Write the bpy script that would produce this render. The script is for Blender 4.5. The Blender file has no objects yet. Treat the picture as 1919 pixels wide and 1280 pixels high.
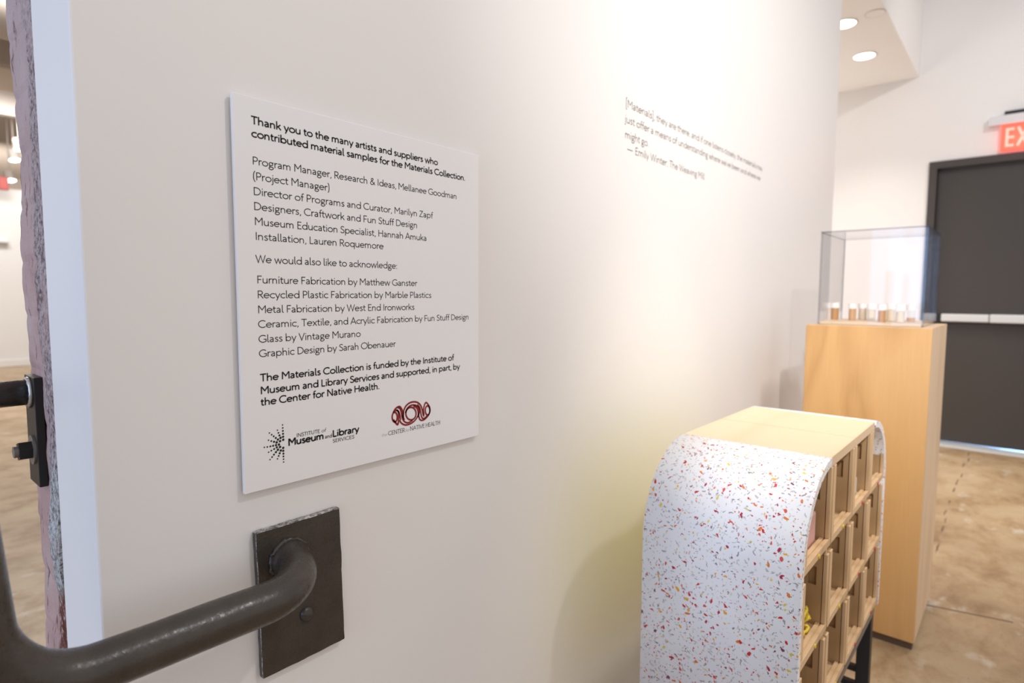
import bpy, bmesh, math, random
from mathutils import Vector, Matrix, noise

C = bpy.context.scene.collection
scn = bpy.context.scene

# ------------------------------------------------------------------ camera
cam_d = bpy.data.cameras.new('camera')
cam = bpy.data.objects.new('camera', cam_d)
C.objects.link(cam)
FW = Vector((0.753696, 0.65249, -0.078738))
RT = Vector((0.654754, -0.755832, 0.003969))
UP = Vector((0.056923, 0.054546, 0.996887))
cam.matrix_world = Matrix(((RT.x, UP.x, -FW.x, 0.0), (RT.y, UP.y, -FW.y, -0.75), (RT.z, UP.z, -FW.z, 1.11299), (0, 0, 0, 1)))
cam_d.sensor_width = 36.0
cam_d.sensor_fit = 'HORIZONTAL'
cam_d.lens = 36.0 * 1110.37 / 1919.0
cam_d.clip_start = 0.02
cam_d.dof.use_dof = True
cam_d.dof.focus_distance = 0.84
cam_d.dof.aperture_fstop = 4.0
scn.camera = cam

# ------------------------------------------------------------------ world, light, exposure
w = bpy.data.worlds.new('world')
scn.world = w
w.use_nodes = True
bg = w.node_tree.nodes['Background']
bg.inputs[0].default_value = (1.0, 0.97, 0.965, 1)
bg.inputs[1].default_value = 0.58
scn.view_settings.view_transform = 'Standard'
scn.view_settings.look = 'None'
scn.view_settings.gamma = 1.0
scn.view_settings.exposure = 0.35
scn.view_settings.use_curve_mapping = False
scn.cycles.use_denoising = True
scn.cycles.max_bounces = 8
scn.cycles.transparent_max_bounces = 24
scn.cycles.caustics_reflective = False
scn.cycles.caustics_refractive = False
scn.cycles.sample_clamp_indirect = 4.0


def light(name, kind, loc, target, power, color, size=0.2, sizey=None, spot=None, blend=0.5):
    d = bpy.data.lights.new(name, kind)
    d.energy = power
    d.color = color
    if kind == 'AREA':
        d.size = size
        if sizey:
            d.shape = 'RECTANGLE'
            d.size_y = sizey
    else:
        d.shadow_soft_size = size
    if kind == 'SPOT':
        d.spot_size = math.radians(spot)
        d.spot_blend = blend
    o = bpy.data.objects.new(name, d)
    C.objects.link(o)
    o.location = loc
    o.rotation_euler = (Vector(target) - Vector(loc)).to_track_quat('-Z', 'Y').to_euler()
    return o


WARM = (1.0, 0.92, 0.83)
SOFT = (1.0, 0.97, 0.935)
BLUE = (0.31, 0.57, 1.0)
# track heads on the ceiling in front of the wall, then added fills
light('track_spot_quote', 'SPOT', (0.9, -1.75, 3.15), (2.8, 0.0, 1.5), 128, SOFT, 0.22, spot=72, blend=1.0)
light('track_spot_sign', 'SPOT', (1.15, -1.6, 2.9), (0.65, 0.0, 1.1), 38, SOFT, 0.06, spot=80, blend=1.0)
light('track_spot_cabinet', 'SPOT', (1.60, -0.95, 3.2), (1.40, -0.38, 0.7), 100, WARM, 0.05, spot=30, blend=0.8)
light('track_spot_pedestal', 'SPOT', (-0.95, -1.75, 2.75), (2.3, -0.10, 1.30), 275, SOFT, 0.05, spot=40, blend=1.0)
light('track_spot_floor', 'SPOT', (4.2, -1.45, 3.4), (4.1, -0.9, 0.0), 135, WARM, 0.08, spot=80, blend=1.0)
light('door_wall_fill', 'SPOT', (3.6, -1.6, 3.3), (5.46, 0.0, 2.0), 52, SOFT, 0.08, spot=75, blend=1.0)  # unseen wash added to brighten the wall around the door
light('corridor_fill', 'AREA', (4.7, 2.6, 1.3), (4.6, 0.2, 2.75), 34, SOFT, 1.4, 1.2)  # no real window: area fill added out of view to lift the soffit
# daylight from the entrance at the left
light('daylight_left', 'AREA', (-3.2, -0.10, 1.5), (0.2, -0.05, 1.3), 48, BLUE, 1.5, 2.2)

# ------------------------------------------------------------------ node helpers


def mat(name, base=(0.8, 0.8, 0.8), rough=0.5, spec=0.5, metal=0.0):
    m = bpy.data.materials.new(name)
    m.use_nodes = True
    b = m.node_tree.nodes['Principled BSDF']
    b.inputs['Base Color'].default_value = (*base, 1)
    b.inputs['Roughness'].default_value = rough
    b.inputs['Metallic'].default_value = metal
    b.inputs['Specular IOR Level'].default_value = spec
    return m


class NT:
    def __init__(s, m):
        s.m = m
        s.t = m.node_tree
        s.b = s.t.nodes.get('Principled BSDF')

    def n(s, kind, **kw):
        x = s.t.nodes.new(kind)
        for k, v in kw.items():
            if k.startswith('i_'):
                x.inputs[k[2:].replace('_', ' ')].default_value = v
            else:
                setattr(x, k, v)
        return x

    def l(s, a, b):
        s.t.links.new(a, b)

    def coord(s, out='Object', scale=(1, 1, 1), loc=(0, 0, 0), rot=(0, 0, 0)):
        tc = s.n('ShaderNodeTexCoord')
        mp = s.n('ShaderNodeMapping')
        mp.inputs['Scale'].default_value = scale
        mp.inputs['Location'].default_value = loc
        mp.inputs['Rotation'].default_value = rot
        s.l(tc.outputs[out], mp.inputs['Vector'])
        return mp.outputs[0]

    def noise(s, vec, scale=5, detail=4, rough=0.5, dist=0.0):
        x = s.n('ShaderNodeTexNoise')
        x.inputs['Scale'].default_value = scale
        x.inputs['Detail'].default_value = detail
        x.inputs['Roughness'].default_value = rough
        x.inputs['Distortion'].default_value = dist
        s.l(vec, x.inputs['Vector'])
        return x

    def ramp(s, fac, stops, interp='LINEAR'):
        r = s.n('ShaderNodeValToRGB')
        r.color_ramp.interpolation = interp
        e = r.color_ramp.elements
        while len(e) < len(stops):
            e.new(0.5)
        for el, (p, c) in zip(e, stops):
            el.position = p
            el.color = (*c, 1) if len(c) == 3 else c
        s.l(fac, r.inputs[0])
        return r.outputs[0]

    def mix(s, fac, a, b, mode='MIX'):
        x = s.n('ShaderNodeMix', data_type='RGBA', blend_type=mode)
        for sock, v in ((x.inputs[0], fac), (x.inputs[6], a), (x.inputs[7], b)):
            if isinstance(v, (int, float)):
                sock.default_value = v
            elif isinstance(v, tuple):
                sock.default_value = (*v, 1)
            else:
                s.l(v, sock)
        return x.outputs[2]

    def math(s, op, a, b=None, c=None):
        x = s.n('ShaderNodeMath', operation=op)
        for i, v in enumerate((a, b, c)):
            if v is None:
                continue
            if isinstance(v, (int, float)):
                x.inputs[i].default_value = v
            else:
                s.l(v, x.inputs[i])
        return x.outputs[0]

    def bump(s, h, strength=0.2, dist=0.002):
        x = s.n('ShaderNodeBump')
        x.inputs['Strength'].default_value = strength
        x.inputs['Distance'].default_value = dist
        s.l(h, x.inputs['Height'])
        s.l(x.outputs[0], s.b.inputs['Normal'])


def mat_paint(name, col, rough=0.55, grain=320, strength=0.12, spec=0.35):
    m = mat(name, col, rough, spec)
    t = NT(m)
    v = t.coord()
    t.bump(t.noise(v, grain, 3).outputs[0], strength, 0.001)
    n2 = t.noise(v, 1.7, 3).outputs[0]
    c = t.ramp(n2, [(0.3, tuple(x * 0.975 for x in col)), (0.7, col)])
    t.l(c, t.b.inputs['Base Color'])
    return m


def mat_ply(name, lo, hi, scale=(5, 5, 0.9), rings=7.0, rough=0.45, contrast=1.0, soft=False):
    m = mat(name, hi, rough, 0.35)
    t = NT(m)
    v = t.coord(scale=scale)
    big = t.noise(v, 0.9, 2, 0.5, 0.6).outputs[0]
    r = t.math('FRACT', t.math('MULTIPLY', big, rings))
    tri = t.math('ABSOLUTE', t.math('SUBTRACT', r, 0.5))
    c = t.ramp(tri, [(0.0, lo), (0.12, tuple((a + b) / 2 for a, b in zip(lo, hi))), (0.3, hi), (0.5, hi)])
    fine = t.noise(t.coord(scale=(60, 60, 2.5)), 4, 3).outputs[0]
    c2 = t.mix(0.28 * contrast, c, t.ramp(fine, [(0.35, lo), (0.65, hi)]))
    t.l(c2, t.b.inputs['Base Color'])
    t.bump(fine, 0.06, 0.0006)
    return m


M = {}
M['wall'] = mat_paint('white wall paint', (0.828, 0.80, 0.787), 0.5)
M['wall_return'] = mat_paint('white return paint', (0.84, 0.83, 0.82), 0.6)
M['ceiling'] = mat_paint('soffit paint', (0.87, 0.845, 0.82), 0.7)
M['far_wall'] = mat_paint('far gallery paint', (0.82, 0.81, 0.80), 0.7)
M['far_ceiling'] = mat_paint('far ceiling', (0.50, 0.44, 0.39), 0.8)
M['beam'] = mat_paint('beam', (0.34, 0.30, 0.27), 0.8)
M['board'] = mat_paint('white foam board', (0.87, 0.862, 0.875), 0.45, 900, 0.03)
M['ink'] = mat('black ink', (0.018, 0.016, 0.017), 0.5, 0.3)
M['ink_grey'] = mat('grey ink', (0.16, 0.15, 0.15), 0.5, 0.3)
M['ink_pale'] = mat('pale grey ink', (0.42, 0.41, 0.42), 0.5, 0.3)
M['ink_red'] = mat('dark red ink', (0.26, 0.018, 0.02), 0.5, 0.3)
M['vinyl'] = mat('wall vinyl', (0.11, 0.095, 0.075), 0.5, 0.3)
M['birch'] = mat_ply('birch', (0.55, 0.36, 0.19), (0.73, 0.515, 0.305), (3, 3, 3), 4, 0.5, 0.8)
M['birch_top'] = mat_ply('birch top', (0.71, 0.53, 0.345), (0.76, 0.58, 0.395), (0.8, 6, 3), 3, 0.5, 0.5)
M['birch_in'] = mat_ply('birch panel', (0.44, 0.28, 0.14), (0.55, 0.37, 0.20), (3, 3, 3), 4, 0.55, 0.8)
M['ply'] = mat_ply('plywood veneer', (0.55, 0.30, 0.11), (0.68, 0.395, 0.158), (4.0, 4.0, 1.1), 5, 0.42, 0.7)
M['ply_edge'] = mat_ply('plywood edge', (0.62, 0.44, 0.28), (0.72, 0.54, 0.37), (6, 6, 0.8), 4, 0.5, 0.7)
M['toe'] = mat('dark toe strip', (0.10, 0.06, 0.035), 0.7)
M['yellow_back'] = mat('fluorescent yellow panel', (0.78, 0.70, 0.10), 0.4)
M['steel_black'] = mat('black powder coat', (0.014, 0.013, 0.013), 0.45, 0.4)
M['steel_grey'] = mat('grey steel', (0.20, 0.18, 0.16), 0.4, 0.5, 0.4)
M['frame_door'] = mat_paint('door frame paint', (0.062, 0.052, 0.047), 0.45, 200, 0.05)
M['door'] = mat_paint('door paint', (0.060, 0.052, 0.048), 0.5, 200, 0.05)
M['alu'] = mat('aluminium', (0.68, 0.68, 0.67), 0.45, 0.5, 0.35)
M['black'] = mat('black plastic', (0.01, 0.01, 0.01), 0.5)
M['housing'] = mat('white housing', (0.70, 0.70, 0.72), 0.5)
M['pink'] = mat_paint('pink block', (0.72, 0.42, 0.38), 0.6)
M['greywhite'] = mat_paint('pale grey sample', (0.66, 0.68, 0.64), 0.6)
M['fluff'] = mat_paint('yellow fibre', (0.80, 0.60, 0.06), 0.8)
M['dot_yellow'] = mat('yellow dot', (0.75, 0.55, 0.05), 0.5)
M['dot_red'] = mat('red dot', (0.55, 0.06, 0.04), 0.5)
M['lid'] = mat('white jar lid', (0.85, 0.82, 0.78), 0.4)
M['amber'] = mat('amber wood sample', (0.52, 0.27, 0.09), 0.5)
M['cream'] = mat('cream sample', (0.74, 0.63, 0.48), 0.5)
M['tan'] = mat('tan sample', (0.60, 0.36, 0.18), 0.5)
M['weld'] = mat('bright weld', (0.55, 0.54, 0.54), 0.3, 0.5, 0.8)
M['fixture_red'] = mat('red fixture', (0.45, 0.08, 0.07), 0.5)
M['ring'] = mat('ceiling ring', (0.55, 0.52, 0.49), 0.5)


def emit(name, col, s):
    m = bpy.data.materials.new(name)
    m.use_nodes = True
    b = m.node_tree.nodes['Principled BSDF']
    b.inputs['Base Color'].default_value = (*col, 1)
    b.inputs['Emission Color'].default_value = (*col, 1)
    b.inputs['Emission Strength'].default_value = s
    return m


M['lamp'] = emit('lamp glow', (1.0, 0.95, 0.88), 9.0)
M['exit_red'] = emit('exit red glow', (1.0, 0.10, 0.06), 0.95)
M['exit_letter'] = emit('exit letter glow', (1.0, 0.33, 0.27), 0.95)


def mat_rail():
    m = mat('brown enamel', (0.046, 0.036, 0.029), 0.3, 0.5)
    t = NT(m)
    v = t.coord()
    n = t.noise(v, 28, 4, 0.55)
    f = t.noise(v, 210, 3, 0.6)
    t.l(t.ramp(n.outputs[0], [(0.3, (0.038, 0.030, 0.024)), (0.7, (0.055, 0.044, 0.036))]), t.b.inputs['Base Color'])
    r = t.ramp(f.outputs[0], [(0.35, (0.24, 0.24, 0.24)), (0.65, (0.42, 0.42, 0.42))])
    t.l(r, t.b.inputs['Roughness'])
    h = t.math('ADD', n.outputs[0], t.math('MULTIPLY', f.outputs[0], 0.18))
    t.bump(h, 0.35, 0.004)
    return m


M['rail'] = mat_rail()


def mat_worn_lit():
    m = mat('worn and lit enamel edge', (0.3, 0.28, 0.26), 0.35, 0.5)
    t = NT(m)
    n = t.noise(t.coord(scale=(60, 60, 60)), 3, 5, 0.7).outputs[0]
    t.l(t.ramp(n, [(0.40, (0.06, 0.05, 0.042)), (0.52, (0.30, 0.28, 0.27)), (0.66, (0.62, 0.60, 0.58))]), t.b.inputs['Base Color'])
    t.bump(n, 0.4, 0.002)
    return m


M['worn'] = mat_worn_lit()  # scraped paint, with the overhead highlight put into its colour


def mat_floor():
    m = mat('worn concrete', (0.5, 0.4, 0.28), 0.38, 0.4)
    t = NT(m)
    v = t.coord(scale=(1, 1, 1))
    a = t.noise(v, 1.4, 7, 0.65, 0.2).outputs[0]
    base = t.ramp(a, [(0.25, (0.30, 0.205, 0.115)), (0.45, (0.42, 0.30, 0.18)), (0.6, (0.50, 0.375, 0.235)), (0.8, (0.56, 0.45, 0.31))])
    b = t.noise(t.coord(scale=(3.0, 4.2, 1), loc=(3.1, 1.7, 0)), 1.3, 8, 0.68, 0.25).outputs[0]
    stain = t.ramp(b, [(0.33, (0.42, 0.30, 0.20)), (0.45, (0.78, 0.70, 0.62)), (0.56, (1, 1, 1))])
    c = t.mix(0.7, base, stain, 'MULTIPLY')
    p = t.noise(t.coord(scale=(2.4, 4, 1), loc=(9, 4, 0)), 2.0, 6, 0.6, 0.1).outputs[0]
    c = t.mix(t.ramp(p, [(0.60, (0, 0, 0)), (0.68, (0.6, 0.6, 0.6))]), c, (0.60, 0.54, 0.45))
    s = t.noise(t.coord(scale=(1, 1.5, 1)), 38, 5, 0.78).outputs[0]
    c = t.mix(t.ramp(s, [(0.61, (0, 0, 0)), (0.68, (0.6, 0.6, 0.6))]), c, (0.17, 0.10, 0.055))
    t.l(c, t.b.inputs['Base Color'])
    t.l(t.ramp(b, [(0.3, (0.5, 0.5, 0.5)), (0.7, (0.3, 0.3, 0.3))]), t.b.inputs['Roughness'])
    t.bump(t.noise(v, 60, 4).outputs[0], 0.12, 0.003)
    return m


M['floor'] = mat_floor()
M['crack'] = mat('slab crack', (0.15, 0.10, 0.06), 0.8)


def mat_terrazzo():
    m = mat('recycled plastic sheet', (0.86, 0.85, 0.86), 0.5, 0.35)
    t = NT(m)
    tc = t.n('ShaderNodeTexCoord')
    uv = tc.outputs['UV']
    wob = t.noise(uv, 150, 3)
    off = t.n('ShaderNodeVectorMath', operation='SCALE')
    off.inputs['Scale'].default_value = 0.0085
    sub = t.n('ShaderNodeVectorMath', operation='SUBTRACT')
    sub.inputs[1].default_value = (0.5, 0.5, 0.5)
    t.l(wob.outputs['Color'], sub.inputs[0])
    t.l(sub.outputs[0], off.inputs[0])
    add = t.n('ShaderNodeVectorMath', operation='ADD')
    t.l(uv, add.inputs[0])
    t.l(off.outputs[0], add.inputs[1])
    vec = add.outputs[0]
    col = t.ramp(t.noise(uv, 9, 3).outputs[0], [(0.35, (0.83, 0.825, 0.845)), (0.65, (0.88, 0.87, 0.88))])

    def layer(col, scale, size, stretch, keep, palette, seed):
        mp = t.n('ShaderNodeMapping')
        mp.inputs['Location'].default_value = (seed, seed * 1.7, 0)
        mp.inputs['Scale'].default_value = (scale, scale, scale)
        t.l(vec, mp.inputs['Vector'])
        vo = t.n('ShaderNodeTexVoronoi', voronoi_dimensions='2D', feature='F1')
        vo.inputs['Scale'].default_value = 1.0
        vo.inputs['Randomness'].default_value = 0.9
        t.l(mp.outputs[0], vo.inputs['Vector'])
        d = t.n('ShaderNodeVectorMath', operation='SUBTRACT')
        t.l(mp.outputs[0], d.inputs[0])
        t.l(vo.outputs['Position'], d.inputs[1])
        sep = t.n('ShaderNodeSeparateColor')
        t.l(vo.outputs['Color'], sep.inputs[0])
        rot = t.n('ShaderNodeVectorRotate', rotation_type='Z_AXIS')
        t.l(d.outputs[0], rot.inputs['Vector'])
        t.l(t.math('MULTIPLY', sep.outputs[0], 6.283), rot.inputs['Angle'])
        sc = t.n('ShaderNodeVectorMath', operation='MULTIPLY')
        sc.inputs[1].default_value = (1.0, stretch, 0.0)
        t.l(rot.outputs[0], sc.inputs[0])
        ln = t.n('ShaderNodeVectorMath', operation='LENGTH')
        t.l(sc.outputs[0], ln.inputs[0])
        # chip size differs from cell to cell
        rad = t.math('MULTIPLY', t.math('ADD', t.math('MULTIPLY', sep.outputs[1], 0.75), 0.3), size)
        inside = t.math('LESS_THAN', ln.outputs['Value'], rad)
        on = t.math('LESS_THAN', sep.outputs[2], keep)
        mask = t.math('MULTIPLY', inside, on)
        pick = t.math('FRACT', t.math('MULTIPLY', sep.outputs[1], 13.7))
        pc = t.ramp(pick, palette, 'CONSTANT')
        return t.mix(mask, col, pc)
    greys = [(0.0, (0.50, 0.49, 0.50)), (0.3, (0.38, 0.36, 0.37)), (0.5, (0.62, 0.60, 0.58)), (0.7, (0.28, 0.26, 0.28)), (0.85, (0.66, 0.60, 0.52))]
    hues = [(0.0, (0.62, 0.03, 0.03)), (0.25, (0.80, 0.20, 0.03)), (0.4, (0.45, 0.02, 0.06)), (0.55, (0.85, 0.42, 0.04)), (0.65, (0.70, 0.10, 0.07)), (0.8, (0.75, 0.62, 0.05)), (0.88, (0.24, 0.05, 0.10))]
    col = layer(col, 135, 0.40, 2.6, 0.62, greys, 3.1)
    col = layer(col, 85, 0.40, 3.4, 0.5, greys, 7.7)
    col = layer(col, 140, 0.34, 1.7, 0.20, hues, 1.3)
    col = layer(col, 72, 0.33, 2.0, 0.33, hues, 5.9)
    t.l(col, t.b.inputs['Base Color'])
    return m


M['terrazzo'] = mat_terrazzo()


def mat_brick():
    m = mat('broken painted brick', (0.5, 0.35, 0.35), 0.8, 0.2)
    t = NT(m)
    tc = t.n('ShaderNodeTexCoord')
    sep = t.n('ShaderNodeSeparateXYZ')
    t.l(tc.outputs['Object'], sep.inputs[0])
    v = t.coord()
    big = t.noise(v, 9, 4, 0.6).outputs[0]
    grain = t.noise(v, 130, 5, 0.8).outputs[0]
    paint = t.ramp(big, [(0.3, (0.43, 0.275, 0.265)), (0.5, (0.53, 0.355, 0.335)), (0.7, (0.56, 0.44, 0.42))])
    # upper courses carry whiter paint
    up = t.math('MULTIPLY_ADD', sep.outputs[2], 1.6, -1.75)
    paint = t.mix(t.ramp(up, [(0.0, (0, 0, 0)), (1.0, (1, 1, 1))]), paint, (0.50, 0.43, 0.43))
    patch = t.noise(t.coord(scale=(1, 1, 0.3)), 30, 3, 0.5).outputs[0]
    rough = t.ramp(grain, [(0.40, (0.10, 0.065, 0.07)), (0.49, (0.36, 0.29, 0.295)), (0.60, (0.52, 0.43, 0.42))])
    rough = t.mix(t.ramp(patch, [(0.50, (0, 0, 0)), (0.68, (0.7, 0.7, 0.7))]), rough, paint)
    mortar = t.ramp(grain, [(0.40, (0.10, 0.095, 0.095)), (0.5, (0.40, 0.39, 0.39)), (0.64, (0.66, 0.65, 0.65))])
    zed = t.math('ADD', sep.outputs[2], t.math('MULTIPLY_ADD', big, 0.10, -0.05))
    mfac = t.ramp(zed, [(0.70, (0, 0, 0)), (0.72, (1, 1, 1)), (0.88, (1, 1, 1)), (0.92, (0, 0, 0))])
    rough = t.mix(mfac, rough, mortar)
    red = t.ramp(t.noise(v, 80, 4, 0.7).outputs[0], [(0.42, (0.09, 0.028, 0.024)), (0.55, (0.20, 0.07, 0.058)), (0.64, (0.58, 0.47, 0.45))])
    low = t.ramp(zed, [(0.735, (1, 1, 1)), (0.755, (0, 0, 0))])
    bare = t.mix(low, rough, red)
    edge = t.math('ADD', sep.outputs[1], t.math('MULTIPLY_ADD', t.noise(t.coord(scale=(1, 1, 0.5)), 14, 4, 0.6).outputs[0], 0.07, -0.035))
    fac = t.ramp(edge, [(0.224, (1, 1, 1)), (0.236, (0, 0, 0))])
    c = t.mix(fac, paint, bare)
    chip = t.ramp(t.noise(t.coord(scale=(1, 1, 0.25)), 60, 5, 0.7).outputs[0], [(0.585, (0, 0, 0)), (0.63, (0.85, 0.85, 0.85))])
    c = t.mix(chip, c, (0.20, 0.10, 0.10))
    t.l(c, t.b.inputs['Base Color'])
    t.bump(t.math('ADD', grain, big), 0.7, 0.004)
    return m


M['brick'] = mat_brick()


def mat_acrylic(name, tint, top=0.6):
    m = bpy.data.materials.new(name)
    m.use_nodes = True
    t = m.node_tree
    t.nodes.remove(t.nodes['Principled BSDF'])
    out = t.nodes['Material Output']
    lw = t.nodes.new('ShaderNodeLayerWeight')
    p5 = t.nodes.new('ShaderNodeMath')
    p5.operation = 'POWER'
    p5.inputs[1].default_value = 5.0
    fr = t.nodes.new('ShaderNodeMath')
    fr.operation = 'MULTIPLY_ADD'
    fr.inputs[1].default_value = top
    fr.inputs[2].default_value = 0.014
    t.links.new(lw.outputs['Facing'], p5.inputs[0])
    t.links.new(p5.outputs[0], fr.inputs[0])
    tr = t.nodes.new('ShaderNodeBsdfTransparent')
    tr.inputs[0].default_value = (*tint, 1)
    gl = t.nodes.new('ShaderNodeBsdfGlossy')
    gl.inputs['Roughness'].default_value = 0.03
    gl.inputs['Color'].default_value = (0.9, 0.9, 0.92, 1)
    mx = t.nodes.new('ShaderNodeMixShader')
    t.links.new(fr.outputs[0], mx.inputs[0])
    t.links.new(tr.outputs[0], mx.inputs[1])
    t.links.new(gl.outputs[0], mx.inputs[2])
    t.links.new(mx.outputs[0], out.inputs[0])
    return m


M['acrylic'] = mat_acrylic('clear acrylic', (0.985, 0.985, 0.99))
M['acrylic_edge'] = mat_acrylic('acrylic edge', (0.62, 0.62, 0.65))
M['jar'] = mat_acrylic('jar glass', (0.96, 0.95, 0.93), 0.25)

# ------------------------------------------------------------------ object helpers


def thing(name, label, cat, loc, group=None, rot=(0, 0, 0)):
    o = bpy.data.objects.new(name, None)
    o.empty_display_size = 0.05
    C.objects.link(o)
    o.location = loc
    o.rotation_euler = rot
    o['label'] = label
    o['category'] = cat
    if group:
        o['group'] = group
    return o


def tag(o, label, cat, group=None):
    o['label'] = label
    o['category'] = cat
    if group:
        o['group'] = group
    return o


def obj(name, bm, mats, parent=None, origin=None, smooth=False, label=None):
    """bm holds world coordinates (or the parent's local ones when origin is None and parent given)"""
    if origin is not None:
        bmesh.ops.translate(bm, verts=bm.verts, vec=-Vector(origin))
    me = bpy.data.meshes.new(name)
    bm.normal_update()
    bm.to_mesh(me)
    bm.free()
    for m in (mats if isinstance(mats, (list, tuple)) else [mats]):
        me.materials.append(m)
    if smooth:
        for p in me.polygons:
            p.use_smooth = True
    o = bpy.data.objects.new(name, me)
    C.objects.link(o)
    if parent:
        o.parent = parent
    elif origin is not None:
        o.location = origin
    if label:
        o['label'] = label
    return o


def box(bm, x0, y0, z0, x1, y1, z1, bevel=0.0, mi=0, seg=2):
    r = bmesh.ops.create_cube(bm, size=1.0)
    vs = r['verts']
    bmesh.ops.scale(bm, verts=vs, vec=(x1 - x0, y1 - y0, z1 - z0))
    bmesh.ops.translate(bm, verts=vs, vec=((x0 + x1) / 2, (y0 + y1) / 2, (z0 + z1) / 2))
    fs = list({f for v in vs for f in v.link_faces})
    for f in fs:
        f.material_index = mi
    if bevel > 0:
        es = list({e for v in vs for e in v.link_edges})
        bmesh.ops.bevel(bm, geom=es, offset=bevel, segments=seg, affect='EDGES', profile=0.5)
    return bm


def boxb(*a, **k):
    return box(bmesh.new(), *a, **k)


def cyl(bm, p0, p1, r0, r1=None, seg=24, caps=True, mi=0):
    r1 = r0 if r1 is None else r1
    p0, p1 = Vector(p0), Vector(p1)
    ax = (p1 - p0).normalized()
    a = ax.orthogonal().normalized()
    b = ax.cross(a)
    R0, R1 = [], []
    for i in range(seg):
        t = 2 * math.pi * i / seg
        d = a * math.cos(t) + b * math.sin(t)
        R0.append(bm.verts.new(p0 + d * r0))
        R1.append(bm.verts.new(p1 + d * r1))
    fs = []
    for i in range(seg):
        j = (i + 1) % seg
        fs.append(bm.faces.new((R0[i], R0[j], R1[j], R1[i])))
    if caps:
        fs.append(bm.faces.new(R0[::-1]))
        fs.append(bm.faces.new(R1))
    for f in fs:
        f.material_index = mi
    return bm


def tube(bm, pts, radius, seg=28, cap=True):
    pts = [Vector(p) for p in pts]
    n = len(pts)
    tang = [(pts[min(i + 1, n - 1)] - pts[max(i - 1, 0)]).normalized() for i in range(n)]
    a = tang[0].orthogonal().normalized()
    rings = []
    for i in range(n):
        t = tang[i]
        a = (a - t * a.dot(t)).normalized()
        b = t.cross(a)
        rad = radius[i] if isinstance(radius, (list, tuple)) else radius
        rings.append([bm.verts.new(pts[i] + (a * math.cos(2 * math.pi * k / seg) + b * math.sin(2 * math.pi * k / seg)) * rad) for k in range(seg)])
    for i in range(n - 1):
        for k in range(seg):
            j = (k + 1) % seg
            bm.faces.new((rings[i][k], rings[i][j], rings[i + 1][j], rings[i + 1][k]))
    if cap:
        bm.faces.new(rings[0][::-1])
        bm.faces.new(rings[-1])
    return bm


def fillet(pts, radii, step=10):
    """round the corners of a 3-D polyline"""
    P = [Vector(p) for p in pts]
    out = [P[0]]
    for i in range(1, len(P) - 1):
        A, B, D = P[i - 1], P[i], P[i + 1]
        u, v = (A - B).normalized(), (D - B).normalized()
        ang = u.angle(v)
        r = radii[i - 1]
        cut = r / math.tan(ang / 2)
        cen = B + (u + v).normalized() * (r / math.sin(ang / 2))
        s, e = B + u * cut, B + v * cut
        sv, ev = s - cen, e - cen
        tot = sv.angle(ev)
        for k in range(step + 1):
            f = k / step
            q = (sv * math.sin((1 - f) * tot) + ev * math.sin(f * tot)) / math.sin(tot)
            out.append(cen + q)
    out.append(P[-1])
    return out


def struct(name, bm, m, origin=(0, 0, 0), parent=None, smooth=False):
    o = obj(name, bm, m, parent, None if parent else origin, smooth)
    if not parent:
        o['kind'] = 'structure'
    return o


# ------------------------------------------------------------------ the setting
WX0, WX1 = 0.1775, 3.29167
bm = bmesh.new()
box(bm, -4.0, -5.0, -0.12, 9.0, 17.0, 0.0)
struct('floor', bm, M['floor'])
# saw-cut joints in the slab (dark shallow strips set in the surface)
bm = bmesh.new()
a, b = Vector((2.535, -0.505)), Vector((2.60, -0.775))
d = (b - a).normalized()
nrm = Vector((-d.y, d.x)) * 0.004
for s in ((a - d * 0.0, b + d * 0.0),):
    q = [s[0] - nrm, s[1] - nrm, s[1] + nrm, s[0] + nrm]
    vs = [bm.verts.new((p.x, p.y, 0.0008)) for p in q] + [bm.verts.new((p.x, p.y, -0.01)) for p in q]
    bm.faces.new(vs[:4])
    for k in range(4):
        bm.faces.new((vs[k], vs[4 + k], vs[4 + (k + 1) % 4], vs[(k + 1) % 4]))
struct('trim_1', bm, M['crack'])
bm = bmesh.new()
xs = 2.56
rng = random.Random(4)
while xs < 5.40:
    ln = rng.uniform(0.06, 0.22)
    if rng.random() < 0.62:
        # an irregular spall along the joint
        yy = -0.502 + rng.uniform(-0.010, 0.010)
        n = 9
        up = [(xs + ln * 0.85 * k / n, yy + math.sin(math.pi * k / n) * rng.uniform(0.001, 0.006)) for k in range(n + 1)]
        dn = [(xs + ln * 0.85 * k / n, yy - math.sin(math.pi * k / n) * rng.uniform(0.001, 0.006)) for k in range(n - 1, 0, -1)]
        A = [bm.verts.new((x, y, 0.0007)) for x, y in up + dn]
        B = [bm.verts.new((x, y, -0.006)) for x, y in up + dn]
        bm.faces.new(A[::-1])
        for k in range(len(A)):
            j = (k + 1) % len(A)
            bm.faces.new((A[k], A[j], B[j], B[k]))
    xs += ln
struct('trim_2', bm, M['crack'])

# main wall carrying the sign, corner beads slightly rounded
struct('wall_main', boxb(WX0, 0.0, 0.0, WX1, 0.158, 2.75, 0.0025), M['wall'])
# the wall with the exit door, opening cut for the door
DX = 5.46
YL, YR = -0.146, -1.18
bm = bmesh.new()
box(bm, DX, YL, 0, DX + 0.2, 3.0, 4.2)
box(bm, DX, -3.2, 0, DX + 0.2, YR, 4.2)
box(bm, DX, YR, 2.11, DX + 0.2, YL, 4.2)
struct('wall_back', bm, M['wall'])
# dropped soffit above the wall
struct('ceiling', boxb(-1.0, -0.05, 2.752, DX - 0.001, 1.2, 4.2), M['ceiling'])
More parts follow.
